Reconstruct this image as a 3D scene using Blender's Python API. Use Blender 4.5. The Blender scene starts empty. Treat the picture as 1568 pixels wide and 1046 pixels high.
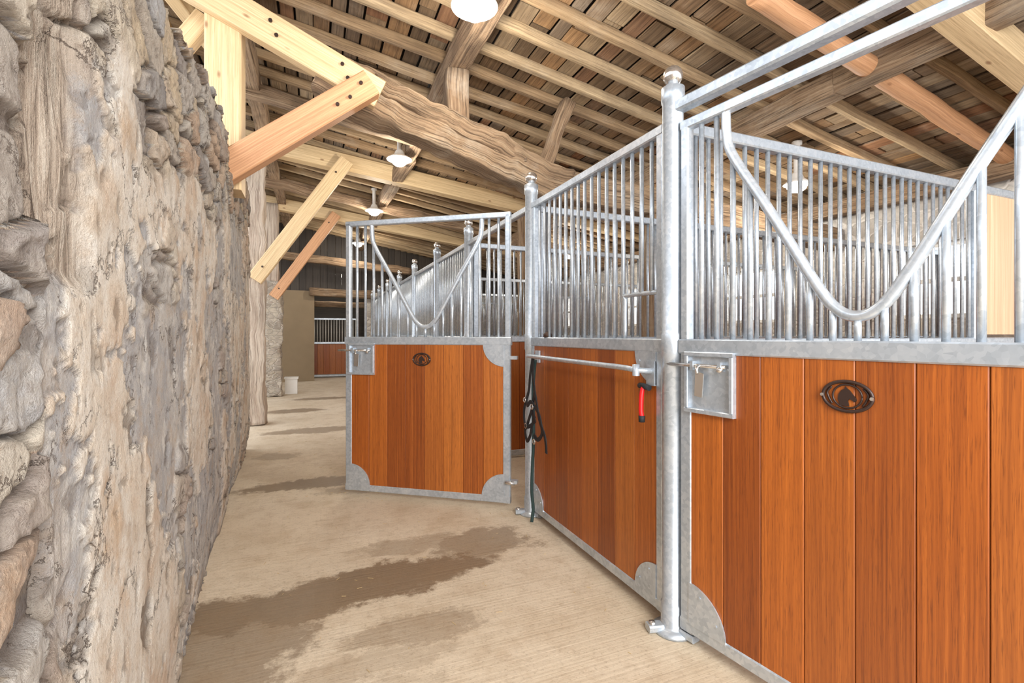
import bpy, math, random
from mathutils import Vector, noise, Matrix
random.seed(7)
scene=bpy.context.scene
R=random.random
def U(a,b): return a+(b-a)*random.random()

# ---------------------------------------------------------------- mesh builder
class MB:
    def __init__(s):
        s.v=[];s.f=[];s.m=[];s.t=[];s.uv=[];s.sm=[];s.mats=[]
    def mi(s,mat):
        if mat not in s.mats: s.mats.append(mat)
        return s.mats.index(mat)
    def face(s,idx,mat,tone=0.5,uv=None,smooth=False):
        s.f.append(idx);s.m.append(s.mi(mat));s.t.append(tone);s.sm.append(smooth)
        s.uv.append(uv if uv else [(0,0)]*len(idx))
    def obj(s,name,loc=(0,0,0),rz=0,parent=None):
        me=bpy.data.meshes.new(name)
        me.from_pydata([tuple(p) for p in s.v],[],s.f)
        for m in s.mats: me.materials.append(m)
        me.polygons.foreach_set('material_index',s.m)
        me.polygons.foreach_set('use_smooth',s.sm)
        a=me.attributes.new('tone','FLOAT','FACE'); a.data.foreach_set('value',s.t)
        ul=me.uv_layers.new(name='UVMap')
        flat=[]
        for u in s.uv:
            for c in u: flat+= [c[0],c[1]]
        ul.data.foreach_set('uv',flat)
        me.update()
        o=bpy.data.objects.new(name,me); o.location=loc; o.rotation_euler=(0,0,rz)
        scene.collection.objects.link(o)
        if parent: o.parent=parent
        return o

def rect(w,h,c=0.003):
    a=w/2;b=h/2
    return [(-a+c,-b),(a-c,-b),(a,-b+c),(a,b-c),(a-c,b),(-a+c,b),(-a,b-c),(-a,-b+c)]
def circ(r,n=12):
    return [(r*math.cos(2*math.pi*i/n),r*math.sin(2*math.pi*i/n)) for i in range(n)]
def super_rect(w,h,n=20,e=0.35):
    o=[]
    for i in range(n):
        a=2*math.pi*(i+.5)/n
        c,s_=math.cos(a),math.sin(a)
        o.append((w/2*math.copysign(abs(c)**e,c),h/2*math.copysign(abs(s_)**e,s_)))
    return o

def sweep(mb,pts,prof,mat,tone=None,up=None,jit=0,jf=3,smooth=False,caps=True,scale=None):
    if tone is None: tone=R()
    pts=[Vector(p) for p in pts]; n=len(pts); k=len(prof)
    base=len(mb.v); L=0; u0=R()*7; v0=R()*5
    per=[0]
    for i in range(k):
        a=prof[i];b=prof[(i+1)%k]; per.append(per[-1]+math.hypot(a[0]-b[0],a[1]-b[1]))
    us=[];side=None
    seed=Vector((R()*50,R()*50,R()*50))
    for i,p in enumerate(pts):
        t=(pts[min(i+1,n-1)]-pts[max(i-1,0)]).normalized()
        if up is not None:
            sd=t.cross(Vector(up)); 
            if sd.length<1e-4: sd=t.cross(Vector((0,1,0)))
            sd.normalize(); upv=sd.cross(t)
        else:
            if side is None:
                h=Vector((0,0,1)) if abs(t.z)<.9 else Vector((0,1,0))
                side=t.cross(h).normalized()
            side=(side-t*side.dot(t)).normalized(); sd=side; upv=sd.cross(t)
        if i>0: L+=(pts[i]-pts[i-1]).length
        us.append(L+u0)
        sc=scale[i] if scale else 1
        for a,b in prof:
            q=p+sd*a*sc+upv*b*sc
            if jit: q=q+noise.noise_vector(q*jf+seed)*jit+noise.noise_vector(q*jf*3.7+seed)*jit*.35
            mb.v.append(q)
    for i in range(n-1):
        for j in range(k):
            j2=(j+1)%k
            mb.face([base+i*k+j,base+i*k+j2,base+(i+1)*k+j2,base+(i+1)*k+j],mat,tone,
                [(us[i],per[j]+v0),(us[i],per[j+1]+v0),(us[i+1],per[j+1]+v0),(us[i+1],per[j]+v0)],smooth)
    if caps:
        mb.face([base+j for j in range(k)][::-1],mat,tone,[(prof[j][0]*.3+u0,prof[j][1]+v0) for j in range(k)][::-1])
        mb.face([base+(n-1)*k+j for j in range(k)],mat,tone,[(prof[j][0]*.3+u0,prof[j][1]+v0) for j in range(k)])

def lerp(a,b,t): return Vector(a)*(1-t)+Vector(b)*t
def beam(mb,p0,p1,w,h,mat,tone=None,c=.006,up=(0,0,1)):
    sweep(mb,[p0,p1],rect(w,h,c),mat,tone,up)
def rough(mb,p0,p1,w,h,mat,tone=None,jit=.03,jf=2.5,seg=.1,e=.35,up=(0,0,1),bow=0,n=20):
    L=(Vector(p1)-Vector(p0)).length; k=max(2,int(L/seg))
    pts=[lerp(p0,p1,i/k)+Vector((0,0,bow*math.sin(math.pi*i/k))) for i in range(k+1)]
    sweep(mb,pts,super_rect(w,h,n,e),mat,tone,up,jit=jit,jf=jf,smooth=True)
def tube(mb,pts,r,mat,tone=.5,n=12): sweep(mb,pts,circ(r,n),mat,tone,smooth=True)
def lathe(mb,c,prof,mat,tone=.5,n=24,smooth=True):
    base=len(mb.v);c=Vector(c)
    for r,z in prof:
        for j in range(n):
            a=2*math.pi*j/n; mb.v.append(c+Vector((r*math.cos(a),r*math.sin(a),z)))
    for i in range(len(prof)-1):
        for j in range(n):
            j2=(j+1)%n
            mb.face([base+i*n+j,base+i*n+j2,base+(i+1)*n+j2,base+(i+1)*n+j],mat,tone,
              [(prof[i][1],j/n*.3),(prof[i][1],(j+1)/n*.3),(prof[i+1][1],(j+1)/n*.3),(prof[i+1][1],j/n*.3)],smooth)
def prism(mb,poly,y0,y1,mat,tone=.5):
    """poly in local xz, extruded along local y"""
    b=len(mb.v);n=len(poly)
    for y in (y0,y1):
        for x,z in poly: mb.v.append(Vector((x,y,z)))
    mb.face([b+i for i in range(n)],mat,tone,[(p[1],p[0]) for p in poly])
    mb.face([b+n+i for i in range(n)][::-1],mat,tone,[(p[1],p[0]) for p in poly][::-1])
    for i in range(n):
        j=(i+1)%n; mb.face([b+i,b+n+i,b+n+j,b+j],mat,tone,[(0,0),(0,.02),(.02,.02),(.02,0)])
def box(mb,a,b,mat,tone=.5):
    x0,y0,z0=a;x1,y1,z1=b
    bs=len(mb.v)
    for x,y,z in [(x0,y0,z0),(x1,y0,z0),(x1,y1,z0),(x0,y1,z0),(x0,y0,z1),(x1,y0,z1),(x1,y1,z1),(x0,y1,z1)]: mb.v.append(Vector((x,y,z)))
    for q,ax in [((0,3,2,1),2),((4,5,6,7),2),((0,1,5,4),1),((2,3,7,6),1),((1,2,6,5),0),((3,0,4,7),0)]:
        uv=[]
        for i in q:
            p=mb.v[bs+i]; uv.append((p.x,p.y) if ax==2 else ((p.x,p.z) if ax==1 else (p.y,p.z)))
        mb.face([bs+i for i in q],mat,tone,uv)
def catmull(P,k=6):
    o=[]
    P=[Vector(p) for p in P]
    for i in range(len(P)-1):
        p0=P[max(i-1,0)];p1=P[i];p2=P[i+1];p3=P[min(i+2,len(P)-1)]
        for j in range(k):
            t=j/k
            o.append(.5*((2*p1)+(p2-p0)*t+(2*p0-5*p1+4*p2-p3)*t*t+(3*p1-p0-3*p2+p3)*t**3))
    o.append(P[-1]); return o

# ---------------------------------------------------------------- materials
def newmat(name):
    m=bpy.data.materials.new(name); m.use_nodes=True
    nt=m.node_tree; b=nt.nodes['Principled BSDF']; return m,nt,b
def nd(nt,t,**k):
    n=nt.nodes.new(t)
    for a,v in k.items(): setattr(n,a,v)
    return n
def lk(nt,a,b): nt.links.new(a,b)
def srgb(r,g,b):
    f=lambda c:(c/255/12.92) if c/255<=.04045 else ((c/255+.055)/1.055)**2.4
    return (f(r),f(g),f(b),1)
def ramp(nt,src,stops):
    n=nt.nodes.new('ShaderNodeValToRGB'); e=n.color_ramp.elements
    e[0].position=stops[0][0];e[0].color=stops[0][1];e[1].position=stops[-1][0];e[1].color=stops[-1][1]
    for p,c in stops[1:-1]:
        x=e.new(p);x.color=c
    lk(nt,src,n.inputs[0]); return n.outputs[0]
def math_(nt,op,a,b=None,c=None):
    n=nt.nodes.new('ShaderNodeMath');n.operation=op
    for i,x in enumerate((a,b,c)):
        if x is None: continue
        if isinstance(x,(int,float)): n.inputs[i].default_value=x
        else: lk(nt,x,n.inputs[i])
    return n.outputs[0]
def mix(nt,f,a,b,mode='MIX'):
    n=nt.nodes.new('ShaderNodeMix');n.data_type='RGBA';n.blend_type=mode
    for key,x in ((0,f),(6,a),(7,b)):
        if isinstance(x,(int,float)): n.inputs[key].default_value=x
        elif isinstance(x,tuple): n.inputs[key].default_value=x
        else: lk(nt,x,n.inputs[key])
    return n.outputs[2]
def noi(nt,vec,scale,detail=4,rough_=.55,dist=0):
    n=nd(nt,'ShaderNodeTexNoise'); n.inputs['Scale'].default_value=scale;n.inputs['Detail'].default_value=detail
    n.inputs['Roughness'].default_value=rough_;n.inputs['Distortion'].default_value=dist
    lk(nt,vec,n.inputs['Vector']); return n.outputs[0]
def bump(nt,b,h,strength,dist):
    n=nd(nt,'ShaderNodeBump');n.inputs['Strength'].default_value=strength;n.inputs['Distance'].default_value=dist
    lk(nt,h,n.inputs['Height']);lk(nt,n.outputs[0],b.inputs['Normal'])
def maprange(nt,x,a,b,c=0,d=1):
    n=nd(nt,'ShaderNodeMapRange');
    lk(nt,x,n.inputs[0]);n.inputs[1].default_value=a;n.inputs[2].default_value=b;n.inputs[3].default_value=c;n.inputs[4].default_value=d
    return n.outputs[0]

def wood(name,cols,tonecols,across=40,along=1.6,tmix=.5,rough_=.55,bs=.3,bd=.004,knots=.0,stain=.0,coat=0,wobble=.03,fine=0,finecol=(84,36,10),fs=(14,420)):
    m,nt,b=newmat(name)
    uv=nd(nt,'ShaderNodeUVMap'); sep=nd(nt,'ShaderNodeSeparateXYZ'); lk(nt,uv.outputs[0],sep.inputs[0])
    at=nd(nt,'ShaderNodeAttribute',attribute_name='tone')
    raw=nd(nt,'ShaderNodeCombineXYZ');lk(nt,sep.outputs[0],raw.inputs[0]);lk(nt,sep.outputs[1],raw.inputs[1]);lk(nt,math_(nt,'MULTIPLY',at.outputs['Fac'],31.7),raw.inputs[2])
    wob=noi(nt,raw.outputs[0],1.8,2)
    cv=nd(nt,'ShaderNodeCombineXYZ')
    lk(nt,math_(nt,'MULTIPLY',sep.outputs[0],along),cv.inputs[0])
    lk(nt,math_(nt,'MULTIPLY',math_(nt,'ADD',sep.outputs[1],math_(nt,'MULTIPLY',wob,wobble)),across),cv.inputs[1])
    lk(nt,math_(nt,'MULTIPLY',at.outputs['Fac'],57.3),cv.inputs[2])
    g=noi(nt,cv.outputs[0],1,7,.7)
    n=len(cols)
    c=ramp(nt,g,[(.28+.44*i/(n-1),srgb(*cols[i])) for i in range(n)])
    k=len(tonecols)
    tc=ramp(nt,at.outputs['Fac'],[(i/(k-1),srgb(*tonecols[i])) for i in range(k)])
    g2=maprange(nt,g,.3,.7,.6,1.2)
    cmb=nd(nt,'ShaderNodeCombineColor');[lk(nt,g2,cmb.inputs[i]) for i in range(3)]
    tcs=mix(nt,1.0,tc,cmb.outputs[0],'MULTIPLY')
    c=mix(nt,tmix,c,tcs)
    if stain:
        s_=noi(nt,raw.outputs[0],1.6,6,.65)
        c=mix(nt,maprange(nt,s_,.50,.70,0,stain),c,srgb(90,74,58))
        c=mix(nt,maprange(nt,s_,.30,.46,stain*.6,0),c,srgb(216,206,188))
    h=g
    if fine:
        mp=nd(nt,'ShaderNodeMapping');mp.inputs['Scale'].default_value=(fs[0],fs[1],1);lk(nt,raw.outputs[0],mp.inputs[0])
        fn=noi(nt,mp.outputs[0],1,3,.6)
        fm=maprange(nt,fn,.55,.66,0,fine)
        c=mix(nt,fm,c,srgb(*finecol))
        h=math_(nt,'SUBTRACT',g,math_(nt,'MULTIPLY',fm,.4))
    if knots:
        vo=nd(nt,'ShaderNodeTexVoronoi');vo.inputs['Scale'].default_value=1
        mp=nd(nt,'ShaderNodeMapping');mp.inputs['Scale'].default_value=(3.2,7,1);lk(nt,raw.outputs[0],mp.inputs[0]);lk(nt,mp.outputs[0],vo.inputs['Vector'])
        c=mix(nt,maprange(nt,vo.outputs['Distance'],.05,.12,knots,0),c,srgb(126,78,44))
    lk(nt,c,b.inputs['Base Color']);b.inputs['Roughness'].default_value=rough_
    if coat: b.inputs['Coat Weight'].default_value=coat;b.inputs['Coat Roughness'].default_value=.25
    bump(nt,b,h,bs,bd)
    return m

M_teak=wood('stall_hardwood',[(98,44,14),(148,74,22),(170,92,28),(204,126,54)],[(116,52,16),(178,98,34),(144,70,20),(198,120,50),(128,60,18),(168,88,28),(188,104,36)],across=110,along=1.1,tmix=.62,rough_=.42,bs=.06,bd=.001,coat=.10,wobble=.014,fine=.5)
M_dark=wood('dark_hardwood',[(40,24,14),(66,40,24),(80,50,32)],[(50,30,18),(70,44,28)],across=60,tmix=.4)
DK=(70,54,40)
M_new=wood('new_oak_timber',[(190,156,112),(220,192,148),(236,214,176)],[(214,180,132),(232,208,164),(226,194,150)],across=70,along=1.0,tmix=.4,rough_=.6,bs=.2,bd=.002,knots=.7,wobble=.02,fine=.3,finecol=(150,112,72),fs=(5,150))
M_orange=wood('new_larch_timber',[(172,120,82),(206,154,112),(222,180,140)],[(202,148,106),(216,168,126)],across=70,along=1.0,tmix=.4,rough_=.6,bs=.2,bd=.002,knots=.7,wobble=.02,fine=.3,finecol=(140,92,58),fs=(5,150))
M_old=wood('aged_oak_timber',[(80,62,48),(142,114,88),(176,150,120),(204,184,158)],[(148,118,90),(172,144,114),(130,104,82)],across=44,along=1.6,tmix=.35,rough_=.9,bs=1,bd=.025,stain=.65,fine=.65,finecol=DK,fs=(2.2,75))
M_postold=wood('weathered_post_timber',[(126,104,90),(182,160,142),(208,192,174),(222,212,198)],[(186,164,146),(206,192,176)],across=40,along=1.5,tmix=.35,rough_=.88,bs=1,bd=.02,stain=.4,fine=.5,finecol=(96,76,62),fs=(2.2,70))
M_raft=wood('rafter_timber',[(106,84,62),(166,138,104),(198,174,138)],[(136,110,82),(184,156,120),(210,188,152),(118,96,72)],across=40,along=1.5,tmix=.5,rough_=.88,bs=.7,bd=.012,stain=.35,fine=.4,finecol=DK,fs=(3,90))
M_board=wood('roof_boards',[(68,56,46),(138,114,88),(178,154,122)],[(72,60,48),(160,130,96),(130,120,108),(186,144,98),(98,82,66),(200,176,142),(114,102,88),(158,106,70)],across=36,along=1.5,tmix=.7,rough_=.9,bs=.8,bd=.01,stain=.5,fine=.4,finecol=(54,42,32),fs=(3,90))
M_darkboard=wood('dark_gable_boards',[(40,34,28),(66,56,46),(84,74,62)],[(46,38,32),(80,70,60)],across=36,tmix=.5)
M_pale=wood('pale_boards',[(206,156,118),(224,180,142),(234,198,166)],[(214,166,128),(230,188,152)],across=70,along=1.0,tmix=.4,rough_=.5,bs=.1,bd=.002)

def plain(name,col,rough_=.5,metal=0,emi=0,ecol=None,var=0.0,vs=20,bs=0):
    m,nt,b=newmat(name)
    tc=nd(nt,'ShaderNodeTexCoord')
    g=noi(nt,tc.outputs['Object'],vs,4)
    c=mix(nt,g,tuple(list(Vector(srgb(*col)[:3])*(1-var))+[1]),tuple([min(1,x*(1+var)) for x in srgb(*col)[:3]]+[1]))
    lk(nt,c,b.inputs['Base Color'])
    b.inputs['Roughness'].default_value=rough_;b.inputs['Metallic'].default_value=metal
    if emi: 
        b.inputs['Emission Color'].default_value=srgb(*(ecol or col)); b.inputs['Emission Strength'].default_value=emi
    if bs: bump(nt,b,g,bs,.004)
    return m
def galv():
    m,nt,b=newmat('galvanised_steel')
    tc=nd(nt,'ShaderNodeTexCoord')
    vo=nd(nt,'ShaderNodeTexVoronoi');vo.inputs['Scale'].default_value=70;lk(nt,tc.outputs['Object'],vo.inputs['Vector'])
    n1=noi(nt,tc.outputs['Object'],6,5,.6)
    sepc=nd(nt,'ShaderNodeSeparateColor');lk(nt,vo.outputs['Color'],sepc.inputs[0])
    f=math_(nt,'ADD',math_(nt,'MULTIPLY',sepc.outputs[0],.25),math_(nt,'MULTIPLY',n1,.75))
    c=ramp(nt,f,[(.2,srgb(164,174,184)),(.5,srgb(190,199,208)),(.8,srgb(216,222,228))])
    lk(nt,c,b.inputs['Base Color']);b.inputs['Metallic'].default_value=.6
    lk(nt,maprange(nt,f,.2,.8,.40,.28),b.inputs['Roughness'])
    return m
M_galv=galv()
M_chrome=plain('polished_steel',(215,212,208),.18,.9,var=.05)
M_blackmetal=plain('bronze_plate',(58,42,36),.45,.3,var=.2)
M_red=plain('red_grip',(205,22,28),.35,var=.05)
M_black=plain('black_webbing',(26,28,32),.7,var=.3,vs=80)
M_green=plain('dark_green_rope',(38,58,56),.8,var=.3,vs=120)
M_opal=plain('lamp_bulb_glass',(255,248,232),.3,emi=18,ecol=(255,246,230))
M_enamel=plain('white_enamel',(240,238,232),.3,var=.02)
M_slate=plain('roof_slate',(50,46,44),.8,var=.2)
M_white=plain('white_paint',(236,234,228),.6,var=.04)
M_straw=plain('straw',(196,170,122),.8,var=.15)

def stone_wall(name,cols,scale=3.2,bs=1,mortar=(196,186,172),grime=0.3):
    m,nt,b=newmat(name)
    tc=nd(nt,'ShaderNodeTexCoord')
    mp=nd(nt,'ShaderNodeMapping');mp.inputs['Scale'].default_value=(1,1,1.7);lk(nt,tc.outputs['Object'],mp.inputs[0])
    w=nd(nt,'ShaderNodeTexNoise');w.inputs['Scale'].default_value=4;lk(nt,mp.outputs[0],w.inputs['Vector'])
    vadd=nd(nt,'ShaderNodeVectorMath',operation='MULTIPLY_ADD');lk(nt,w.outputs['Color'],vadd.inputs[0]);vadd.inputs[1].default_value=(.22,.22,.22);lk(nt,mp.outputs[0],vadd.inputs[2])
    vo=nd(nt,'ShaderNodeTexVoronoi',feature='DISTANCE_TO_EDGE');vo.inputs['Scale'].default_value=scale;lk(nt,vadd.outputs[0],vo.inputs['Vector'])
    v2=nd(nt,'ShaderNodeTexVoronoi');v2.inputs['Scale'].default_value=scale;lk(nt,vadd.outputs[0],v2.inputs['Vector'])
    sc=nd(nt,'ShaderNodeSeparateColor');lk(nt,v2.outputs['Color'],sc.inputs[0])
    n=len(cols);c=ramp(nt,sc.outputs[0],[(i/(n-1),srgb(*cols[i])) for i in range(n)])
    n1=noi(nt,tc.outputs['Object'],14,6,.65)
    c=mix(nt,maprange(nt,n1,.35,.7,0,grime),c,srgb(90,80,70))
    e=maprange(nt,vo.outputs['Distance'],.02,.09,0,1)
    c=mix(nt,e,srgb(*mortar),c)
    lk(nt,c,b.inputs['Base Color']);b.inputs['Roughness'].default_value=.9
    h=math_(nt,'ADD',math_(nt,'MULTIPLY',e,.7),math_(nt,'MULTIPLY',n1,.5))
    bump(nt,b,h,bs,.03)
    return m
M_rubble=stone_wall('rubble_stone',[(150,140,128),(178,164,146),(130,122,116),(196,180,158)],scale=5)
M_lime=stone_wall('limewashed_stone',[(206,202,194),(222,216,206),(190,184,176)],mortar=(224,218,210),grime=.35,bs=.6)
M_pier=stone_wall('pier_stone',[(176,164,150),(200,188,170),(156,146,134)],scale=7,mortar=(196,186,172),grime=.5,bs=.8)
M_plaster_tan=plain('tan_render',(150,132,106),.9,var=.14,vs=3,bs=.5)

# left wall: old lime plaster over rubble
def plaster():
    m,nt,b=newmat('weathered_lime_plaster')
    tc=nd(nt,'ShaderNodeTexCoord');P=tc.outputs['Object']
    st=nd(nt,'ShaderNodeAttribute',attribute_name='stone').outputs['Fac']
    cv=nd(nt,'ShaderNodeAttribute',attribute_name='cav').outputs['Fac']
    wd=nd(nt,'ShaderNodeAttribute',attribute_name='timber').outputs['Fac']
    sr=nd(nt,'ShaderNodeAttribute',attribute_name='srand').outputs['Fac']
    ly=nd(nt,'ShaderNodeAttribute',attribute_name='coat').outputs['Fac']
    n0=noi(nt,P,2.6,8,.66); n1=noi(nt,P,7,9,.72); n2=noi(nt,P,44,7,.75); n3=noi(nt,P,170,5,.7)
    warm=ramp(nt,n0,[(.36,srgb(214,190,166)),(.46,srgb(228,214,196)),(.54,srgb(234,225,212)),(.64,srgb(214,188,160))])
    cool=ramp(nt,n0,[(.36,srgb(198,190,182)),(.48,srgb(178,176,176)),(.58,srgb(206,200,192)),(.66,srgb(166,164,164))])
    pl=mix(nt,ly,cool,warm)
    pl=mix(nt,maprange(nt,n1,.53,.62,0,.5),pl,srgb(192,168,142))
    pl=mix(nt,maprange(nt,n1,.38,.46,.5,0),pl,srgb(240,235,226))
    pl=mix(nt,maprange(nt,n2,.55,.67,0,.5),pl,srgb(164,142,120))
    pl=mix(nt,maprange(nt,n3,.56,.68,0,.35),pl,srgb(132,116,100))
    stc=ramp(nt,sr,[(0,srgb(158,150,146)),(.2,srgb(212,190,158)),(.4,srgb(180,178,178)),(.6,srgb(216,202,180)),(.8,srgb(196,164,136)),(1,srgb(148,142,138))])
    stc=mix(nt,maprange(nt,n1,.48,.60,0,.4),stc,srgb(210,202,190))
    stc=mix(nt,maprange(nt,n2,.51,.65,0,.55),stc,srgb(122,108,96))
    c=mix(nt,math_(nt,'MULTIPLY',st,.92),pl,stc)
    mp=nd(nt,'ShaderNodeMapping');mp.inputs['Scale'].default_value=(60,70,3);lk(nt,P,mp.inputs[0])
    wg=noi(nt,mp.outputs[0],1,6,.7)
    c=mix(nt,wd,c,ramp(nt,wg,[(.32,srgb(110,94,80)),(.5,srgb(182,164,146)),(.68,srgb(212,200,184))]))
    cw=nd(nt,'ShaderNodeTexNoise');cw.inputs['Scale'].default_value=5;cw.inputs['Detail'].default_value=7;cw.inputs['Roughness'].default_value=.7;lk(nt,P,cw.inputs['Vector'])
    ca=nd(nt,'ShaderNodeVectorMath',operation='MULTIPLY_ADD');lk(nt,cw.outputs['Color'],ca.inputs[0]);ca.inputs[1].default_value=(.35,.35,.35);lk(nt,P,ca.inputs[2])
    vo=nd(nt,'ShaderNodeTexVoronoi',feature='DISTANCE_TO_EDGE');vo.inputs['Scale'].default_value=2.6;lk(nt,ca.outputs[0],vo.inputs['Vector'])
    ck=math_(nt,'MULTIPLY',maprange(nt,vo.outputs['Distance'],.002,.012,1,0),maprange(nt,n0,.46,.52,0,1))
    c=mix(nt,math_(nt,'MULTIPLY',ck,.7),c,srgb(104,86,72))
    c=mix(nt,cv,c,srgb(88,70,56))  # cavity shading painted into the colour: torn edges, pits, grooves, joints, wall foot
    lk(nt,c,b.inputs['Base Color']);b.inputs['Roughness'].default_value=.97
    h=math_(nt,'ADD',math_(nt,'MULTIPLY',n2,.55),math_(nt,'MULTIPLY',n3,.25));h=math_(nt,'ADD',h,math_(nt,'MULTIPLY',n1,1.0))
    h=math_(nt,'ADD',h,math_(nt,'MULTIPLY',math_(nt,'MULTIPLY',n1,st),1.2))
    h=math_(nt,'ADD',h,math_(nt,'MULTIPLY',wg,math_(nt,'MULTIPLY',wd,.8)))
    h=math_(nt,'SUBTRACT',h,math_(nt,'MULTIPLY',ck,.5))
    bump(nt,b,h,1.0,.025)
    return m
M_plaster=plaster()

def floor_mat():
    m,nt,b=newmat('brushed_concrete')
    tc=nd(nt,'ShaderNodeTexCoord');P=tc.outputs['Object']
    n0=noi(nt,P,.9,5,.6);n1=noi(nt,P,4,7,.7);n2=noi(nt,P,75,5,.7);n4=noi(nt,P,19,6,.7)
    c=ramp(nt,n0,[(.3,srgb(194,177,152)),(.5,srgb(206,191,168)),(.7,srgb(214,201,180))])
    c=mix(nt,maprange(nt,n1,.48,.66,0,.5),c,srgb(176,154,126))
    c=mix(nt,maprange(nt,n4,.52,.68,0,.4),c,srgb(160,140,116))
    c=mix(nt,maprange(nt,n2,.54,.68,0,.45),c,srgb(126,108,88))
    mp=nd(nt,'ShaderNodeMapping');mp.inputs['Scale'].default_value=(1.2,75,1);mp.inputs['Rotation'].default_value=(0,0,math.radians(-9));lk(nt,P,mp.inputs[0])
    br=noi(nt,mp.outputs[0],1,2,.5)
    c=mix(nt,math_(nt,'MULTIPLY',maprange(nt,br,.52,.64,0,.18),maprange(nt,n1,.4,.55,.2,1)),c,srgb(146,128,104))
    dn=nd(nt,'ShaderNodeTexNoise');dn.inputs['Scale'].default_value=3.2;dn.inputs['Detail'].default_value=9;dn.inputs['Roughness'].default_value=.78;lk(nt,P,dn.inputs['Vector'])
    dv=nd(nt,'ShaderNodeVectorMath',operation='MULTIPLY_ADD');lk(nt,dn.outputs['Color'],dv.inputs[0]);dv.inputs[1].default_value=(.9,.55,0);lk(nt,P,dv.inputs[2])
    dv2=nd(nt,'ShaderNodeVectorMath',operation='SUBTRACT');lk(nt,dv.outputs[0],dv2.inputs[0]);dv2.inputs[1].default_value=(.45,.275,0)
    tot=None
    for cx,cy,rx,ry,w in [(-.05,2.50,.55,.17,1),(.45,2.58,.5,.17,1),(.95,2.82,.28,.2,.7),(.55,2.92,.35,.12,.45),(-.32,2.24,.34,.34,.8),(.42,2.08,.3,.12,.5),(.2,1.9,.3,.08,.3),(.1,1.75,.35,.06,.25),(-.1,4.45,.5,.16,.95),(.3,4.15,.3,.1,.5),(-.05,6.9,.6,.2,.8),(-.3,8.8,.5,.22,.9),(.2,10.3,.6,.2,.8),(-.4,5.6,.2,.15,.5)]:
        q=nd(nt,'ShaderNodeMapping');q.inputs['Scale'].default_value=(1/rx,1/ry,0);q.inputs['Location'].default_value=(-cx/rx,-cy/ry,0);lk(nt,dv2.outputs[0],q.inputs[0])
        ln=nd(nt,'ShaderNodeVectorMath',operation='LENGTH');lk(nt,q.outputs[0],ln.inputs[0])
        k=maprange(nt,ln.outputs['Value'],.85,1.1,w,0)
        tot=k if tot is None else math_(nt,'MAXIMUM',tot,k)
    c=mix(nt,math_(nt,'MULTIPLY',tot,.84),c,mix(nt,n1,srgb(86,68,48),srgb(132,108,80)))
    lk(nt,c,b.inputs['Base Color']);lk(nt,maprange(nt,tot,0,1,.78,.48),b.inputs['Roughness'])
    h=math_(nt,'ADD',math_(nt,'MULTIPLY',br,.7),math_(nt,'ADD',math_(nt,'MULTIPLY',n2,.4),math_(nt,'MULTIPLY',n4,.4)));bump(nt,b,h,.5,.006)
    return m
M_floor=floor_mat()

# ---------------------------------------------------------------- shell
def Zr(x): return 4.25-.17*(x+.7)
XR=6.4; YE=14.2
mb=MB()
box(mb,(-4,-3,-.12),(XR+.4,17.4,0),M_floor)
mb.obj('floor')

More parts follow.
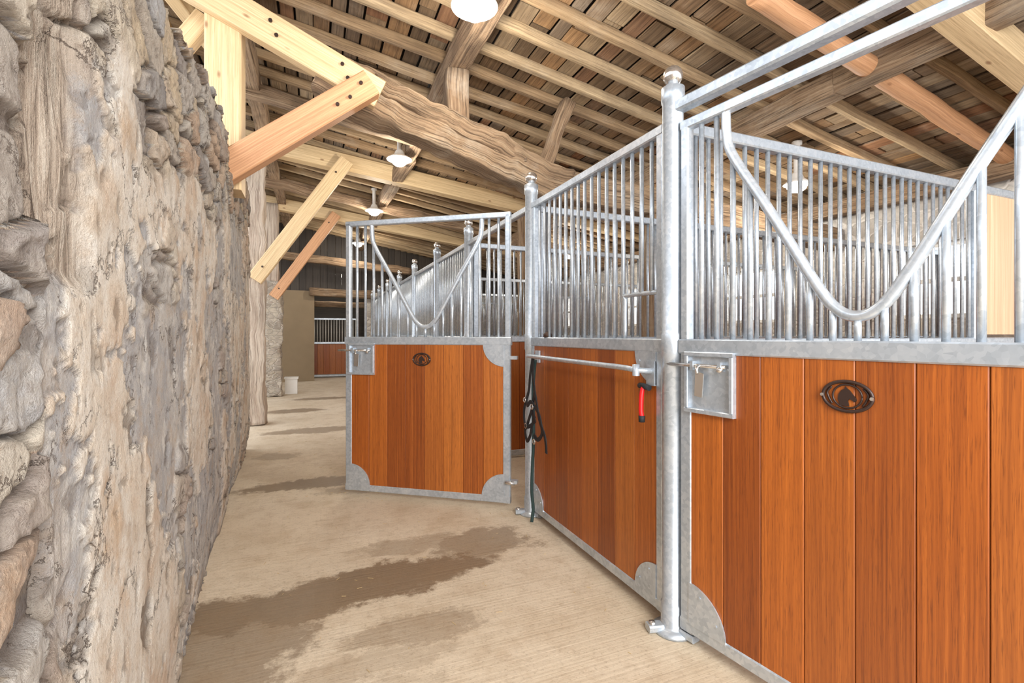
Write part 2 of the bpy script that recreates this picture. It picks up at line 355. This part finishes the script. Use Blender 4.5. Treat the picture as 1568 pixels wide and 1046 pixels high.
# left wall
def interp(tab,x):
    if x<=tab[0][0]: return tab[0][1]
    for (a,b),(c,d) in zip(tab,tab[1:]):
        if x<=c: return b+(d-b)*(x-a)/(c-a)
    return tab[-1][1]
def sstep(a,b,x):
    if a>b: return 1-sstep(b,a,x)
    t=min(1,max(0,(x-a)/(b-a))); return t*t*(3-2*t)
def left_wall():
    ztab=[(0,2.45),(1.2,2.35),(1.7,2.29),(2.1,2.36),(2.5,2.36),(2.9,2.5),(3.5,2.54),(4.2,2.72),(5,2.84),(5.6,2.74),(6.05,2.5)]
    ys=[];y=-.8
    while y<6.05:
        ys.append(y); y+= .006 if .75<y<1.7 else (.010 if y<3.2 and y>.3 else (.022 if y>0 else .06))
    NZ=330; verts=[];st=[];cv=[];tm=[];sr=[];ct=[]
    nrow=NZ+1+5+3
    NN=noise.noise
    def rh(p,k): return (math.sin(p.x*12.9*k+p.y*78.2+k)*43758.5)%1
    for y in ys:
        zt=interp(ztab,y)+.07*NN((y*2.7,3.3,0))+.05*NN((y*9,1,0))
        q_=NN((round(y/.17)*3.1,7,7))*.12
        zt=zt+q_*sstep(1.5,2.2,y)
        x0=-.40-.052*(y-1)
        for i in range(nrow):
            if i<=NZ:
                z=zt*i/NZ
                n_a=NN((y*.8,z*.8,5)); n_b=NN((y*2.6,z*2.3,9));n_c=NN((y*8,z*8,2));n_d=NN((y*24,z*24,7));n_e=NN((y*55,z*55,3))
                dist_top=zt-z
                wv=noise.noise_vector((y*4,z*4,1))*.35+noise.noise_vector((y*16,z*16,1))*.12
                gy=y*4.6+wv.x;gz=z*8.5+wv.y
                F,pp=noise.voronoi((gy,gz,.3))
                e=sstep(.0,.10,F[1]-F[0])
                rnd=rh(pp[0],1);rn2=rh(pp[0],2.3)
                tilt=(rnd-.5)*(gy-pp[0].x)+(rn2-.5)*(gz-pp[0].y)
                F2,p2=noise.voronoi((y*17+n_c,z*24+n_d,1.3))
                chip=rh(p2[0],1.7)-.5; ctilt=(rh(p2[0],3.1)-.5)*(y*17+n_c-p2[0].x)+(rh(p2[0],4.3)-.5)*(z*24+n_d-p2[0].y)
                s=max(sstep(.66,.54,dist_top+.28*n_b+.12*n_c+.12*sstep(3.5,2,y)), sstep(1.05,1.0,y+.08*n_b+.03*n_c)*.9, sstep(.25,.29,n_a*.8+n_b*.6+.12*n_c)*.7)
                x=x0+.018*n_a+.009*n_b+.003*n_c+.0015*n_d
                x+= s*((e-.7)*.032+ (rnd-.5)*.030*e+ tilt*.018*e+.006*chip+.008*ctilt+.003*n_d+.002*n_e)
                lay=NN((y*1.7+4,z*1.3,17))+.25*n_c+.16*n_d+.12*n_b+.06*n_e
                co=sstep(.0,.018,lay)
                edge=max(0,1-abs(lay+.012)/.022)
                x+= .009*co*(1-s)
                x+= -.025*sstep(.35,0,z)+ .012*math.sin(z*2.2+y)
                t=sstep(.97,1.0,y+.02*n_b)*sstep(1.24+.04*n_c,1.19,y+.05*(z-1.5))*sstep(1.34,1.40,z+.03*n_c)*sstep(1.98,1.9,z)
                bm_=NN((y*.2,z*2.1,40))
                band=sstep(1.0,1.03,y+.03*n_b)*sstep(1.14,1.10,y+.04*n_b+.03*n_c)*sstep(.35,.8,z)*(1-t)*sstep(-.15,.1,bm_)
                groove=sstep(.018,.0,abs(y-1.05-.03*math.sin(z*5)-.04*n_b-.01*n_c))*sstep(.5,.8,z)*(1-t)*sstep(-.2,.1,bm_)
                x+= t*(-.03+.020*NN((y*55,z*3,4))+.014*NN((y*130,z*6,4)))-groove*.026
                x+= band*(.008*NN((y*38,z*3.5,8))+.005*n_c-.005+.005*chip)
                pn=NN((y*7+3,z*5.2,11))+.26*n_d+.14*n_c
                pit=sstep(.34,.37,pn)*(1-t)*(.25+.75*sstep(1.5,.9,z))*(1-s)
                x-=pit*(.012+.005*chip)
                pit2=sstep(.38,.43,NN((y*19,z*17,13))+.25*n_e)*(1-t)*.8
                x-=pit2*.005
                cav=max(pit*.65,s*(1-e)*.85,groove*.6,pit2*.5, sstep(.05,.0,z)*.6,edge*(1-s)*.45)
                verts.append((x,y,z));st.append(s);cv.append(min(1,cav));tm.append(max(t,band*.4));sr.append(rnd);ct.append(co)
            else:
                k=i-NZ
                if k<=5: verts.append((x0-.1*k-.02,y,zt-.02*k+.06*NN((y*5,k*.8,2))));
                else: verts.append((x0-.56,y,zt*(8-k)/3.0*.9 if k<8 else 0))
                st.append(1);cv.append(.2);tm.append(0);sr.append(.4);ct.append(1)
    faces=[]
    ny=len(ys)
    for a in range(ny-1):
        for i in range(nrow-1):
            p=a*nrow+i; faces.append((p,p+nrow,p+nrow+1,p+1))
    faces.append(tuple((ny-1)*nrow+i for i in range(nrow))[::-1])
    faces.append(tuple(i for i in range(nrow)))
    me=bpy.data.meshes.new('wall_left');me.from_pydata(verts,[],faces)
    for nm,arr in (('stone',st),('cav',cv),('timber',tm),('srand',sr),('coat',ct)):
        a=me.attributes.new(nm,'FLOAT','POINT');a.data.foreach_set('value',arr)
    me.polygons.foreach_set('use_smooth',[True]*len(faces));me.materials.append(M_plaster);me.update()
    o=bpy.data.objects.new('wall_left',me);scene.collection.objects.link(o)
left_wall()

# right wall with window openings
mb=MB()
wins=[(-.5,.7),(2.6,3.7),(5.2,6.3),(8.0,9.1),(11.0,12.1)]
yy=-1.0
for a,b_ in wins:
    box(mb,(XR,yy,0),(XR+.35,a,3.1),M_lime); box(mb,(XR,a,0),(XR+.35,b_,1.45),M_lime); box(mb,(XR,a,2.3),(XR+.35,b_,3.1),M_lime); yy=b_
box(mb,(XR,yy,0),(XR+.35,17.2,3.1),M_lime)
mb.obj('wall_right')
for i,(a,b_) in enumerate(wins):
    mb=MB()
    for zc in (1.475,1.875,2.275): beam(mb,(XR+.12,a,zc),(XR+.12,b_,zc),.05,.05,M_white)
    for y in (a+.025,(a+b_)/2,b_-.025): beam(mb,(XR+.12,y,1.5),(XR+.12,y,2.25),.04,.045,M_white,up=(0,1,0))
    mb.obj('window_%d'%(i+1))

# end wall with opening
mb=MB()
box(mb,(-3.2,YE,0),(.02,YE+.3,2.45),M_plaster_tan)
box(mb,(1.35,YE,0),(XR,YE+.3,2.45),M_lime)
x=-3.2
while x<XR-.01:
    x2=min(XR,x+U(.16,.24))
    sweep(mb,[((x+x2)/2,YE+.1+U(0,.02),2.45),((x+x2)/2,YE+.1,Zr((x+x2)/2)-.03)],rect(x2-x-.004,.03,.003),M_darkboard,up=(0,1,0)); x=x2
mb.obj('wall_end')
mb=MB(); rough(mb,(-.1,YE-.05,2.42),(1.5,YE-.05,2.38),.3,.22,M_old); rough(mb,(0,YE+.8,2.15),(1.6,YE+.8,2.12),.2,.16,M_old); mb.obj('door_lintel_beam')
mb=MB(); box(mb,(-3.2,17,0),(XR,17.25,4.3),M_darkboard); mb.obj('wall_far')
mb=MB(); box(mb,(-3.3,9.2,0),(-2.95,17.2,4.1),M_rubble); mb.obj('wall_aisle')

# ceiling boards
mb=MB()
x=-1.5
while x<XR+.3:
    w=U(.12,.2); y=-1.2-R()*1.2
    while y<17.2:
        L=U(.7,1.9); z=Zr(x+w/2)+.0125+U(-.004,.008)
        sweep(mb,[(x+w/2+U(-.006,.006),y,z),(x+w/2+U(-.006,.006),y+L-.015,z+U(-.006,.008))],rect(w-U(.006,.026),.022,.003),M_board,up=(.17,0,1))
        y+=L
    x+=w
b0=len(mb.v)
for x_,y_ in [(-1.5,-1.5),(XR+.3,-1.5),(XR+.3,17.4),(-1.5,17.4)]: mb.v.append(Vector((x_,y_,Zr(x_)+.06)))
for i in range(4): mb.v.append(mb.v[b0+i]+Vector((0,0,.04)))
for q in [(0,1,2,3),(7,6,5,4),(0,4,5,1),(2,6,7,3),(1,5,6,2),(3,7,4,0)]: mb.face([b0+i for i in q],M_slate)
mb.obj('ceiling')
# rafters
mb=MB(); y=-1
while y<17:
    w=U(.055,.085);h=U(.08,.11)
    rough(mb,(-1.5,y+U(-.05,.05),Zr(-1.5)-h/2),(XR,y+U(-.05,.05),Zr(XR)-h/2),w,h,M_raft,jit=.016,jf=1.0,seg=.22,n=12,e=.2)
    y+=U(.34,.46)
mb.obj('roof_rafters')
# purlins
for px_,m_ in ((-1.35,M_new),(-.62,M_old),(1.2,M_old),(3.9,M_old),(6.2,M_old)):
    mb=MB(); y=-1.2
    while y<17:
        L=U(3.6,4.6); y2=min(17,y+L)
        rough(mb,(px_+U(-.03,.03),y,Zr(px_)-.20),(px_+U(-.03,.03),y2,Zr(px_)-.20),.17,.19,m_,jit=.022,jf=1.1,seg=.14,n=20,e=.18)
        y+=L-.15
    mb.obj('roof_purlin')

# ---------------------------------------------------------------- trusses
def bolt(mb,p,r=.014):
    p=Vector(p); sweep(mb,[p,p+Vector((0,-.014,0))],circ(r,8),M_blackmetal)
Y1=4.24
mb=MB(); beam(mb,(-.62,Y1,2.35),(-.62,Y1,3.98),.24,.26,M_new,.8,c=.012,up=(0,1,0))
A=(-.95,Y1-.16,3.84);B=(.5,Y1-.16,3.22)
beam(mb,A,B,.10,.24,M_new,.3,c=.008)
for k in (.45,.8,.9): 
    q=lerp(A,B,k)+Vector((0,-.055,0)); bolt(mb,q+Vector((0,0,.05)));bolt(mb,q-Vector((-.04,0,.05)))
rough(mb,(.05,Y1,3.38),(2.3,Y1+.02,2.70),.28,.36,M_old,.5,jit=.045,jf=2.8,seg=.035,n=52,e=.14)
rough(mb,(.45,Y1-.09,3.33),(1.85,Y1-.06,2.95),.16,.15,M_old,.35,jit=.05,jf=3.5,seg=.04,e=.2,n=32)
rough(mb,(2.2,Y1+.02,2.74),(6.3,Y1+.02,2.5),.24,.28,M_old,.5,jit=.03,seg=.1,e=.2)
rough(mb,(1.2,Y1,3.05),(1.2,Y1,3.62),.2,.2,M_old,up=(0,1,0)); rough(mb,(2.05,Y1+.02,2.8),(2.35,Y1+.02,3.6),.12,.16,M_old,up=(0,1,0))
A=(-.72,Y1-.26,2.34);B=(.42,Y1-.26,3.25)
beam(mb,A,B,.13,.2,M_orange,.3,c=.01)
for k in (.08,.14,.78,.86,.93):
    q=lerp(A,B,k)+Vector((0,-.07,0)); bolt(mb,q+Vector((0,0,.03 if int(k*100)%2 else -.03)))
rough(mb,(3.4,Y1+.02,0),(3.4,Y1+.02,2.6),.22,.22,M_old,jit=.02,up=(0,1,0))
mb.obj('roof_truss')
def truss(Y,zp,beamm,brm,xb=-.8,bz=(4.0,3.14),bw=.2,bh=.25,stone=False):
    mb=MB()
    if stone:
        rough(mb,(xb,Y,2.3),(xb,Y,zp-.2),.28,.26,M_postold,.9,jit=.03,jf=2.2,seg=.08,up=(0,1,0),n=24,e=.25)
        rough(mb,(xb,Y,0),(xb,Y,2.35),.40,.38,M_pier,.9,jit=.05,jf=5,seg=.05,up=(0,1,0),n=36,e=.25)
    else: rough(mb,(xb,Y,0),(xb,Y,zp-.2),.34,.30,M_postold,.9,jit=.05,jf=2.6,seg=.05,up=(0,1,0),n=36,e=.2)
    beam(mb,(xb-.2,Y,bz[0]),(6.3,Y,bz[1]),bw,bh,beamm,.6,c=.012)
    beam(mb,(xb+.05,Y-.17,2.02),(xb+1.25,Y-.17,bz[0]-.18),.12,.2,brm,.8,c=.01)
    bolt(mb,(xb+.15,Y-.23,2.2));bolt(mb,(xb+1.1,Y-.23,bz[0]-.38))
    rough(mb,(3.4,Y,0),(3.4,Y,interp([(xb,bz[0]),(6.3,bz[1])],3.4)-.12),.22,.22,M_old,jit=.02,up=(0,1,0)); mb.obj('roof_truss')
truss(7.68,4.15,M_new,M_new)
truss(11.1,4.15,M_new,M_orange,bz=(4.0,3.12),stone=True)
mb=MB(); rough(mb,(-1.3,6.0,4.04),(6.3,6.0,2.95),.14,.16,M_old,jit=.03,e=.25); mb.obj('tie_beam')
mb=MB(); rough(mb,(-1.3,9.4,4.02),(6.3,9.4,2.95),.14,.18,M_old,jit=.03,e=.25); mb.obj('tie_beam')
mb=MB(); rough(mb,(2.6,2.25,3.44),(6.39,2.5,2.94),.15,.15,M_orange,.6,jit=.012,e=1.0); mb.obj('round_pole_rafter')
mb=MB(); beam(mb,(2.8,1.68,3.40),(6.39,1.85,2.86),.16,.2,M_new,.9); mb.obj('timber_rafter')
mb=MB(); beam(mb,(-1.35,4.5,2.9),(-.78,4.42,3.75),.1,.14,M_new,.9); beam(mb,(-1.4,3.2,4.03),(-.8,5.6,3.98),.12,.12,M_new,.7); mb.obj('timber_strut')
mb=MB(); box(mb,(-.56,11.3,0),(-.32,11.55,.32),M_white); box(mb,(-.58,11.28,.32),(-.30,11.57,.35),M_white); mb.obj('storage_box')
mb=MB(); rough(mb,(-1.25,13.4,3.3),(2.5,13.4,3.0),.2,.2,M_old); mb.obj('tie_beam')

# ---------------------------------------------------------------- stable joinery
ZR0,ZR1=1.19,1.25
ZT=2.14
def boards(mb,x0,x1,z0,z1,mat,w=.155,th=.034,y=0):
    n=max(1,round((x1-x0)/w)); w=(x1-x0)/n
    for i in range(n):
        xa=x0+i*w;sweep(mb,[(xa+w/2,y,z0),(xa+w/2,y,z1)],rect(w-.0014,th,.0028),mat,up=(0,1,0))
def gusset(mb,x,z,sx,sz,r=.17):
    poly=[(x,z)]
    n=12
    for i in range(n+1):
        a=math.pi/2*i/n; poly.append((x+sx*r*math.cos(a),z+sz*r*math.sin(a)))
    prism(mb,poly,-.024,-.018,M_galv,R()); 
    for a in (.25,.75):
        ang=math.pi/2*a; p=Vector((x+sx*.82*r*math.cos(ang),-.024,z+sz*.82*r*math.sin(ang))); sweep(mb,[p,p+Vector((0,-.003,0))],circ(.005,8),M_galv)
def vtube(cx,hw,top):
    L=[(-1.0,top),(-.99,top-.09),(-.93,top-.18),(-.6,top-.43),(-.27,top-.69),(-.13,top-.775),(0,top-.80),(.13,top-.775),(.27,top-.69),(.6,top-.43),(.93,top-.18),(.99,top-.09),(1.0,top)]
    return catmull([(cx+a*hw,0,z) for a,z in L],8)
def emblem(mb,cx,cz,s=1):
    pts=[(cx+.078*s*math.cos(a),-.0215,cz+.052*s*math.sin(a)) for a in [2*math.pi*i/40 for i in range(41)]]
    sweep(mb,pts,circ(.006*s,6),M_blackmetal,smooth=True)
    pts=[(cx+.046*s*math.cos(a),-.020,cz+.041*s*math.sin(a)) for a in [2*math.pi*i/32 for i in range(33)]]
    sweep(mb,pts,circ(.0035*s,6),M_blackmetal,smooth=True)
    horse=[(-.022,-.034),(-.030,-.012),(-.027,.006),(-.018,.020),(-.008,.026),(-.006,.034),(.000,.027),(.008,.021),(.016,.010),(.028,-.006),(.029,-.013),(.023,-.018),(.014,-.012),(.007,-.008),(.002,-.016),(.006,-.034)]
    prism(mb,[(cx+x*s,cz+z*s) for x,z in horse[::-1]],-.021,-.017,M_blackmetal)
    for sx in (-1,1):
        sweep(mb,catmull([(cx+sx*.050*s,-.02,cz+.030*s),(cx+sx*.064*s,-.02,cz+.010*s),(cx+sx*.058*s,-.02,cz-.012*s),(cx+sx*.048*s,-.02,cz-.03*s)],4),circ(.0035*s,6),M_blackmetal,smooth=True)
        p=Vector((cx+sx*.078*s,-.026,cz)); sweep(mb,[p,p+Vector((0,-.004,0))],circ(.006*s,8),M_chrome)
def latch(mb,x0,x1,z0,z1):
    prism(mb,[(x0,z0),(x1,z0),(x1,z1),(x0,z1)],-.024,-.017,M_galv,.2)
    t=.018
    for a,b_ in [((x0,z0+t/2),(x1,z0+t/2)),((x0,z1-t/2),(x1,z1-t/2))]:
        beam(mb,(a[0],-.03,a[1]),(b_[0],-.03,b_[1]),.02,t,M_galv,c=.003)
    for x in (x0+t/2,x1-t/2): beam(mb,(x,-.03,z0+t),(x,-.03,z1-t),t,.02,M_galv,c=.003,up=(0,1,0))
    zc=z1-.055
    tube(mb,[(x0-.09,-.036,zc),(x1-.03,-.036,zc)],.008,M_chrome)
    for x in (x0+.035,x1-.06): box(mb,(x,-.048,zc-.018),(x+.014,-.022,zc+.018),M_galv)
    tube(mb,catmull([(x0+.075,-.036,zc),(x0+.078,-.06,zc-.005),(x0+.085,-.066,zc-.03)],4),.007,M_chrome)
    prism(mb,[(x0+.055,zc-.12),(x0+.09,zc-.125),(x0+.098,zc-.03),(x0+.06,zc-.02)],-.045,-.040,M_chrome)
    lathe(mb,(x1-.05,-.045,zc-.012),[(.0,-.012),(.012,-.006),(.014,.006),(.0,.014)],M_chrome,n=12)
def door(name,loc,rz,W=1.3):
    mb=MB()
    z0=.045
    boards(mb,.05,W-.05,z0+.045,ZR0,M_teak)
    for x in (.028,W-.028): beam(mb,(x,0,z0),(x,0,ZR1),.056,.042,M_galv,c=.006,up=(0,1,0))
    for x in (.02,W-.02): beam(mb,(x,0,ZR1),(x,0,ZT),.04,.04,M_galv,c=.006,up=(0,1,0))
    beam(mb,(0,0,z0+.025),(W,0,z0+.025),.044,.05,M_galv,c=.005)
    beam(mb,(-.005,0,(ZR0+ZR1)/2),(W+.005,0,(ZR0+ZR1)/2),.05,.06,M_galv,c=.005)
    beam(mb,(0,0,ZT+.0),(W,0,ZT+.0),.04,.04,M_galv,c=.005)
    V=vtube(W/2,.45,ZT-.015); tube(mb,V,.0175,M_galv,n=14)
    n=round((W-.04)/.071)
    for i in range(1,n):
        x=.02+(W-.04)*i/n
        zt=ZT-.02
        if abs(x-W/2)<.45:
            zt=1.32
            for a,b_ in zip(V,V[1:]):
                if min(a.x,b_.x)<=x<=max(a.x,b_.x) and abs(a.x-b_.x)>1e-5:
                    zt=a.z+(b_.z-a.z)*(x-a.x)/(b_.x-a.x)
        if zt>ZR1+.03: tube(mb,[(x,0,ZR1-.002),(x,0,zt)],.0105,M_galv,n=10)
    latch(mb,.035,.255,.955,1.2)
    gusset(mb,W-.045,ZR0+.005,-1,-1,.16)
    gusset(mb,.045,z0+.04,1,1,.17); gusset(mb,W-.045,z0+.04,-1,1,.17)
    emblem(mb,W/2-.02,1.08,.88)
    for z in (.2,1.1):
        box(mb,(W-.005,-.022,z-.012),(W+.05,.022,z+.012),M_galv)
    tube(mb,[(W-.03,-.04,.2),(W+.04,-.04,.2)],.014,M_chrome)
    return mb.obj(name,loc,rz)
def post(name,x,y,r=.044):
    mb=MB()
    lathe(mb,(x,y,0),[(0,.0),(.085,.0),(.085,.012),(.06,.02),(r+.006,.03),(r+.006,.12),(r,.125),(r,1.16),(r+.004,1.165),(r+.004,1.27),(r,1.275),(r,2.26),(r+.005,2.265),(r+.005,2.325),(.034,2.335),(.022,2.345)],M_galv,n=28)
    lathe(mb,(x,y,2.38),[(0.0,-.042)]+[(.042*math.sin(math.pi*i/14),-.042*math.cos(math.pi*i/14)) for i in range(1,14)]+[(0.0,.042)],M_chrome,n=24)
    for sx,sy in ((-1,.25),(.2,-1)):
        p=Vector((x,y,.0));d=Vector((sx,sy,0)).normalized()
        sweep(mb,[p+d*.05+Vector((0,0,.02)),p+d*.115+Vector((0,0,.02))],rect(.05,.03,.006),M_galv,up=(0,0,1))
        lathe(mb,p+d*.095+Vector((0,0,.03)),[(.014,0),(.014,.014),(0,.016)],M_chrome,n=8)
    return mb.obj(name)
def front(name,y_far,y_near,X=1.43,detail=False,header_only=False):
    W=(y_far-y_near)-.09
    mb=MB()
    beam(mb,(0,0,ZT+.03),(W,0,ZT+.03),.045,.045,M_galv)
    if not header_only:
        boards(mb,.04,W-.04,.1,ZR0,M_teak)
        for x in (.022,W-.022): beam(mb,(x,0,.05),(x,0,ZT+.01),.044,.04,M_galv,c=.006,up=(0,1,0))
        beam(mb,(0,0,.075),(W,0,.075),.044,.05,M_galv,c=.005)
        beam(mb,(0,0,(ZR0+ZR1)/2),(W,0,(ZR0+ZR1)/2),.05,.06,M_galv,c=.005)
        n=round((W-.04)/.074)
        for i in range(1,n):
            x=.02+(W-.04)*i/n; zb=ZR1
            if detail and x>W-.28: zb=1.46
            tube(mb,[(x,0,zb-.002),(x,0,ZT+.02)],.0105,M_galv,n=10)
        gusset(mb,.04,.095,1,1,.15);gusset(mb,W-.04,.095,-1,1,.15)
        gusset(mb,W-.04,ZR0+.005,-1,-1,.15)
        if detail:
            tube(mb,catmull([(W-.3,0,ZR1),(W-.3,0,1.44),(W-.28,0,1.46),(W-.05,0,1.46)],4),.011,M_galv)
        else: gusset(mb,.04,ZR0+.005,1,-1,.15)
    return mb.obj(name,(X,y_far-.045,0),-math.pi/2)

def partition(name,y,L=XR-1.50,split=2.2,pale=True):
    mb=MB()
    boards(mb,0.02,L,.08,ZR0,M_teak,w=.16)
    beam(mb,(0,0,1.22),(L,0,1.22),.05,.06,M_galv); beam(mb,(0,0,.05),(L,0,.05),.05,.06,M_galv)
    beam(mb,(0,0,ZT+.02),(L,0,ZT+.02),.05,.05,M_galv)
    beam(mb,(0.025,0,1.25),(0.025,0,ZT),.05,.04,M_galv,up=(0,1,0))
    if not pale: split=L-.1
    n=round(split/.074)
    for i in range(1,n+1):
        tube(mb,[(i*split/n+.0,0,1.25),(i*split/n,0,ZT)],.0105,M_galv,n=8)
    beam(mb,(split+.04,0,.05),(split+.04,0,ZT+.02),.05,.05,M_galv,up=(0,1,0))
    if pale: boards(mb,split+.07,L,1.27,ZT,M_pale,w=.15,th=.03)
    return mb.obj(name,(1.48,y,0),0)

YP=[1.66,3.12,4.62,5.95,7.4,8.8,10.3,11.7,13.1]
for y in YP: post('stall_post',1.43,y)
post('stall_post',1.43+.15*1.40,1.66-.989*1.40)
rz_near=math.atan2(-.989,.15)
door('stall_door',(1.43+.15*.055,1.66-.989*.055,0),rz_near)
mb=MB(); beam(mb,(.03,0,2.235),(1.36,0,2.235),.055,.05,M_galv,c=.008); mb.obj('stall_header_rail',(1.43,1.66,0),rz_near)
door('stall_door',(.245,4.045,0),math.atan2(-.589,.808),W=1.34)
front('stall_front_panel',3.12,1.66,detail=True)
front('stall_header_rail',4.62,3.12,header_only=True)
for i in range(2,len(YP)-1): front('stall_front_panel',YP[i+1],YP[i])
for i,y in enumerate(YP):
    if i in (0,1,2,4,6,8): partition('stall_partition',y,pale=(i==0))
mb=MB()
boards(mb,0,1.3,.1,.98,M_teak);beam(mb,(0,0,1.02),(1.3,0,1.02),.05,.06,M_galv);beam(mb,(0,0,.06),(1.3,0,.06),.05,.06,M_galv);beam(mb,(0,0,1.72),(1.3,0,1.72),.05,.05,M_galv)
for x in (0.02,1.28): beam(mb,(x,0,.04),(x,0,1.72),.05,.05,M_galv,up=(0,1,0))
for i in range(1,17): tube(mb,[(i*1.3/17,0,1.04),(i*1.3/17,0,1.7)],.0115,M_white,n=8)
mb.obj('stall_gate',(-.05,15.2,0),0)
# ---------------------------------------------------------------- accessories
mb=MB()
tube(mb,catmull([(1.33,2.96,1.125),(1.325,2.9,1.125),(1.325,2.5,1.122),(1.325,2.0,1.118),(1.325,1.86,1.116),(1.332,1.80,1.112),(1.36,1.775,1.108),(1.405,1.77,1.105)],5),.013,M_galv)
tube(mb,[(1.33,2.96,1.125),(1.405,2.96,1.125)],.010,M_galv)
box(mb,(1.398,1.745,1.04),(1.41,1.80,1.15),M_galv);box(mb,(1.398,2.93,1.08),(1.41,2.99,1.16),M_galv)
lathe(mb,(1.335,1.79,1.085),[(.016,0),(.016,.05),(0,.052)],M_galv,n=12)
mb.obj('blanket_rack')
mb=MB()
tube(mb,catmull([(1.385,1.80,1.035),(1.375,1.802,1.0),(1.37,1.80,.93),(1.372,1.797,.90)],5),.011,M_red,n=14)
tube(mb,[(1.39,1.835,1.035),(1.385,1.80,1.036),(1.385,1.76,1.03)],.013,M_black)
lathe(mb,(1.372,1.797,.872),[(0,0),(.014,.002),(.015,.03),(0,.034)],M_black,n=12)
mb.obj('red_hook_handle')
mb=MB()
def strap(P,w=.026,mat=M_black): sweep(mb,catmull(P,6),rect(w,.006,.001),mat,up=(1,0,0))
X_=1.34
YS=-.08
def strap2(P): strap([(a,b+YS,c) for a,b,c in P])
strap2([(X_,2.985,1.11),(X_-.01,3.0,1.0),(X_-.01,3.02,.90),(X_-.015,3.05,.83)])
strap2([(X_,2.975,1.11),(X_-.012,2.95,1.0),(X_-.012,2.93,.9),(X_-.015,2.95,.78),(X_-.02,2.90,.70)])
strap2([(X_-.015,3.05,.84),(X_-.03,3.0,.80),(X_-.03,2.95,.83),(X_-.02,2.90,.80)])
strap2([(X_-.015,3.06,.83),(X_-.02,3.08,.74),(X_-.03,3.03,.66),(X_-.02,2.95,.68),(X_-.015,2.92,.74)])
strap2([(X_-.02,3.03,.66),(X_-.02,3.06,.62),(X_-.02,3.03,.56),(X_-.02,2.98,.6),(X_-.02,2.95,.68)])
strap2([(X_-.02,2.95,.78),(X_-.02,2.99,.72),(X_-.02,3.03,.66)])
strap2([(X_-.01,2.93,.90),(X_-.03,2.82,.74),(X_-.03,2.74,.64),(X_-.02,2.74,.54)])
strap2([(X_-.02,2.90,.80),(X_-.03,2.82,.76),(X_-.03,2.78,.66),(X_-.02,2.86,.60),(X_-.02,2.92,.62)])
for p in [(X_-.03,3.05,.83),(X_-.03,2.93,.80),(X_-.03,3.03,.66),(X_-.03,2.9,.58)]:
    tube(mb,[Vector(p)+Vector((0,YS+.016*math.cos(a),.016*math.sin(a))) for a in [math.pi*2*i/12 for i in range(13)]],.0035,M_chrome,n=6)
tube(mb,catmull([(X_+.02,2.905,1.1),(X_+.025,2.95,.9),(X_+.02,2.93,.6),(X_+.03,2.97,.4),(X_+.02,2.96,.22),(X_+.025,2.95,.1),(X_+.01,2.94,.015)],8),.011,M_green)
mb.obj('horse_head_collar')
mb=MB(); lathe(mb,(1.43,2.86,1.252),[(.0,0),(.03,0),(.028,.02),(.012,.035),(0,.036)],M_dark,n=16); mb.obj('leather_pad')
def lamp(x,y,z,r=.16,power=40):
    mb=MB()
    lathe(mb,(x,y,z),[(.0,.035),(.05,.035),(r*.7,.022),(r,.0),(r*1.02,.004),(r*.75,.035),(.07,.06),(.055,.1),(.045,.12),(.03,.13),(.03,max(.132,Zr(x)-z-.05)),(.05,Zr(x)-z-.045),(.05,Zr(x)-z-.01)],M_enamel,n=36)
    lathe(mb,(x,y,z-.01),[(0,-.075),(.05,-.066),(.085,-.04),(.10,-.01),(.10,.01),(.06,.03)],M_opal,n=24)
    mb.obj('pendant_lamp')
    l=bpy.data.lights.new('lamp_light','POINT');l.energy=power;l.color=(1,.92,.80);l.shadow_soft_size=.1
    o=bpy.data.objects.new('lamp_light',l);o.location=(x,y,z-.20);scene.collection.objects.link(o)
for y in (3.19,6.35,9.17,12.6): lamp(1.03,y,3.53,power=44)
for x,y in ((4.75,3.6),(4.75,5.2),(4.75,8.5)): lamp(x,y,2.86,.13,36)
lamp(.7,14.9,3.0,.13,24)  # added lamp, put in to brighten the far end of the aisle
mb=MB()
for i in range(160):
    x=U(-.35,1.3);y=U(1.5,9);a=U(0,6.28);L=U(.01,.03)
    sweep(mb,[(x,y,.002),(x+L*math.cos(a),y+L*math.sin(a),.003)],circ(.0011,4),M_straw)
mb.obj('straw_litter')

# ---------------------------------------------------------------- light
w=bpy.data.worlds.new('World');scene.world=w;w.use_nodes=True
bg=w.node_tree.nodes['Background'];bg.inputs[0].default_value=(.92,.95,1,1);bg.inputs[1].default_value=2.4
def area(name,loc,target,size,power,col=(1,1,1),sy=None):
    l=bpy.data.lights.new(name,'AREA');l.energy=power;l.size=size;l.color=col
    if sy: l.shape='RECTANGLE';l.size_y=sy
    o=bpy.data.objects.new(name,l);o.location=loc
    o.rotation_euler=(Vector(target)-Vector(loc)).to_track_quat('-Z','Y').to_euler();scene.collection.objects.link(o)
area('camera_fill',(.9,-1.6,2.2),(.6,4,1.3),1.6,165,(1,.985,.965))  # added fill light behind the camera; no doorway stands here

scene.view_settings.view_transform='Standard'
scene.view_settings.exposure=0.22
cam=bpy.data.cameras.new('Camera');cam.lens=740/1568*36;cam.sensor_width=36;cam.shift_y=-11/1568;cam.clip_start=.02
co=bpy.data.objects.new('Camera',cam);co.location=(0,0,1.27);co.rotation_euler=(math.pi/2,0,-math.radians(22.33))
scene.collection.objects.link(co);scene.camera=co
